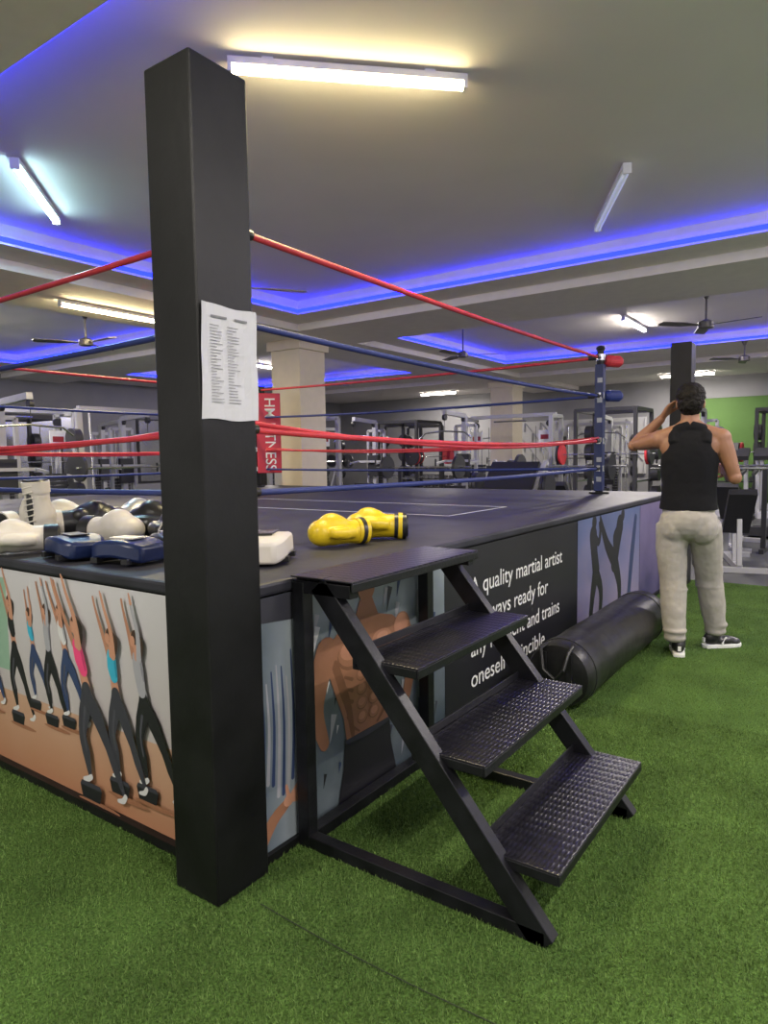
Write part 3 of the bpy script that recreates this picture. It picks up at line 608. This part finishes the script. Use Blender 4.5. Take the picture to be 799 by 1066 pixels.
# ---------------------------------------------------------------- man
MAN=empty('man',(3.47,-.645,0),math.radians(-78.5))
def arm(b,S_,E_,W_,k=1):
    S_,E_,W_=V(S_),V(E_),V(W_)
    b.tube([S_,S_.lerp(E_,.25),S_.lerp(E_,.5),S_.lerp(E_,.8),E_,E_.lerp(W_,.25),E_.lerp(W_,.6),W_],[.06,.06,.054,.045,.042,.046,.038,.028],M_skin,16)
    b.ell(S_,(.066,.062,.066),M_skin); b.ell(E_,(.043,.043,.043),M_skin)
b=MB()
b.ell((0,.0,1.32),(.160,.104,.17),M_skin); b.ell((0,0,1.12),(.145,.10,.17),M_skin); b.ell((0,-.01,.98),(.155,.11,.1),M_skin)
for s in(-1,1):
    b.tube([(0,-.005,1.56),(s*.07,-.01,1.51),(s*.16,-.005,1.47)],[.05,.044,.052],M_skin,14); b.ell((s*.11,-.03,1.40),(.075,.05,.08),M_skin); b.ell((s*.08,.05,1.38),(.08,.05,.07),M_skin); b.ell((s*.115,-.01,1.3),(.055,.065,.12),M_skin)
b.tube([(0,-.005,1.46),(0,0,1.53),(0,.018,1.63)],[.07,.060,.057],M_skin,16)
b.ell((0,.03,1.705),(.076,.094,.102),M_skin,24,16); b.ell((0,.06,1.64),(.054,.062,.055),M_skin); b.ell((0,.045,1.68),(.068,.077,.07),M_skin)
b.tube([(0,.122,1.715),(0,.141,1.675),(0,.129,1.667)],[.009,.015,.012],M_skin,10)
for s in(-1,1): b.ell((s*.08,.02,1.68),(.012,.02,.033),M_skin)
LS,LE,LW=(-.185,.0,1.45),(-.36,.17,1.415),(-.175,.10,1.60)
RS,RE,RW=(.185,.0,1.45),(.275,.0,1.19),(.225,.235,1.235)
arm(b,LS,LE,LW); arm(b,RS,RE,RW)
def hand(b,W_,dirn,palm_n,side,curl=.5,L_=.085):
    W_=V(W_); d=V(dirn).normalized(); n=V(palm_n); n=(n-d*n.dot(d)).normalized(); x=d.cross(n).normalized()*side
    for k in range(4):
        o=(k-1.5)*.02; b.tube([W_,W_+d*.04+x*o*.8,W_+d*L_+x*o],[.022,.016,.013],M_skin,10)
        ln=[.062,.072,.066,.052][k]; p=W_+d*L_+x*o*1.05; dd=d.copy(); pts=[p]
        for j in range(3):
            dd=(dd+n*curl*.55).normalized(); p=p+dd*ln*[.45,.32,.25][j]; pts.append(p)
        b.tube(pts,[.0105,.0098,.009,.0075],M_skin,10)
    t0=W_+d*.025-x*.018; t1=W_+d*.055-x*.048+n*.012; b.tube([t0,t1,t1+d*.03-x*.008+n*.012,t1+d*.055-x*.002+n*.02],[.017,.0135,.0115,.009],M_skin,10)
hand(b,LW,(.45,-.25,.75),(.8,-.3,-.35),-1,.35); hand(b,RW,(-.3,1,.15),(-.9,0,-.3),1,.6)
blob('body',b,.0055,6,M_skin,MAN)
b=MB()
for s in(-1,1): b.ell((s*.028,.116,1.702),(.012,.008,.007),M_white); b.ell((s*.028,.123,1.702),(.005,.004,.005),M_hair); b.box((s*.028,.122,1.722),(.03,.008,.006),M_hair)
b.ell((0,.124,1.642),(.022,.006,.006),mat('lips',(.35,.10,.08),.5)); b.obj('face_details',MAN,smooth=True)
b=MB(); b.ell((0,.012,1.735),(.088,.104,.088),M_hair,24,16); b.ell((0,-.018,1.69),(.082,.076,.085),M_hair); b.ell((0,-.022,1.645),(.062,.05,.045),M_hair)
b.ell((0,.095,1.62),(.04,.03,.03),M_hair)
blob('hair',b,.005,3,M_hair,MAN,disp=.018)
# tank top: stacked elliptical sections tapering into the straps
b=MB()
secs=[(.93,.178,.133),(1.0,.174,.128),(1.08,.166,.119),(1.16,.164,.117),(1.24,.172,.120),(1.31,.176,.122),(1.36,.166,.119),(1.41,.150,.110),(1.46,.136,.092),(1.495,.122,.068)]
nn=32; vs=[]; fs=[]
for z,rx_,ry_ in secs:
    for k in range(nn):
        t=2*math.pi*k/nn; c_,s_=math.cos(t),math.sin(t)
        wob=1+.012*math.sin(3*t+z*30)*(1 if z<1.3 else 0)
        vs.append((rx_*wob*math.copysign(abs(c_)**.9,c_),-.004+ry_*wob*math.copysign(abs(s_)**.9,s_),z))
for i in range(len(secs)-1):
    for k in range(nn): fs.append((i*nn+k,i*nn+(k+1)%nn,(i+1)*nn+(k+1)%nn,(i+1)*nn+k))
fs.append(tuple(range(nn))[::-1]); fs.append(tuple((len(secs)-1)*nn+k for k in range(nn)))
b.add(vs,fs,M_tank)
for s in(-1,1):
    b.tube([(s*.090,-.070,1.42),(s*.094,-.048,1.470),(s*.096,-.008,1.500),(s*.094,.045,1.470),(s*.09,.073,1.42)],[.038,.036,.038,.036,.038],M_tank,14)
    b.tube([(0,-.035,1.535),(s*.05,-.03,1.515),(s*.10,-.012,1.495)],[.036,.038,.038],M_tank,14)
blob('tank_top',b,.007,9,M_tank,MAN,disp=.006,cut=[((0,0,.985),(0,.05,-1))],solid=-.004)
b=MB(); b.ell((0,-.01,.99),(.168,.122,.09),M_pants); b.ell((0,-.025,.90),(.182,.142,.13),M_pants); b.ell((-.085,-.05,.86),(.095,.10,.11),M_pants); b.ell((.09,-.045,.86),(.095,.10,.11),M_pants)
b.tube([(-.09,-.01,.88),(-.1,-.01,.7),(-.085,-.02,.5),(-.078,-.06,.3),(-.065,-.095,.13)],[.11,.10,.086,.080,.066],M_pants,20)
b.tube([(.095,.0,.88),(.12,.08,.7),(.14,.15,.5),(.17,.17,.3),(.19,.19,.13)],[.11,.10,.086,.080,.066],M_pants,20)
for c in ((-.065,-.095,.12),(.19,.19,.12)): b.ell(c,(.070,.070,.035),M_pants); b.ell((c[0],c[1],c[2]+.05),(.078,.078,.025),M_pants)
b.ell((-.08,-.03,.44),(.09,.088,.02),M_pants); b.ell((.145,.155,.44),(.09,.088,.02),M_pants)
blob('sweatpants',b,.008,2,M_pants,MAN,disp=.0099)
def shoe(nm,loc,rz):
    E=D.objects.new(nm,None); COL.objects.link(E); E.parent=MAN; E.location=loc; E.rotation_euler=(0,0,rz)
    b=MB(); b.ell((0,-.03,.07),(.04,.06,.055),M_gblack); b.ell((0,.06,.045),(.045,.10,.035),M_gblack); b.ell((0,.13,.035),(.045,.055,.03),M_gblack); b.tube([(0,-.03,.06),(0,-.02,.12)],[.045,.045],M_gblack,16)
    blob('upper',b,.007,3,M_gblack,E)
    b=MB(); pts=[(-.036,-.085),(0,-.1),(.036,-.085),(.042,0),(.05,.1),(.042,.16),(.015,.19),(-.015,.19),(-.042,.16),(-.047,.1),(-.038,0)]; n=len(pts)
    b.add([(x,y,z) for z in(0,.028) for x,y in pts],[tuple(range(n))[::-1],tuple(range(n,2*n))]+[(i,(i+1)%n,n+(i+1)%n,n+i) for i in range(n)],M_white); b.obj('sole',E,bevel=.006)
    b=MB()
    for s in(-1,1): b.beam((s*.043,.02,.03),(s*.030,.06,.075),.006,.014,M_white)
    b.box((0,-.092,.06),(.02,.008,.03),M_white); b.obj('stripes',E)
shoe('shoe_left',(-.045,-.07,0),.1); shoe('shoe_right',(.195,.20,0),-1.0)
# ---------------------------------------------------------------- world
w=D.worlds.new('world'); C.scene.world=w; w.use_nodes=True; w.node_tree.nodes['Background'].inputs[0].default_value=(1,.95,.9,1); w.node_tree.nodes['Background'].inputs[1].default_value=1.0
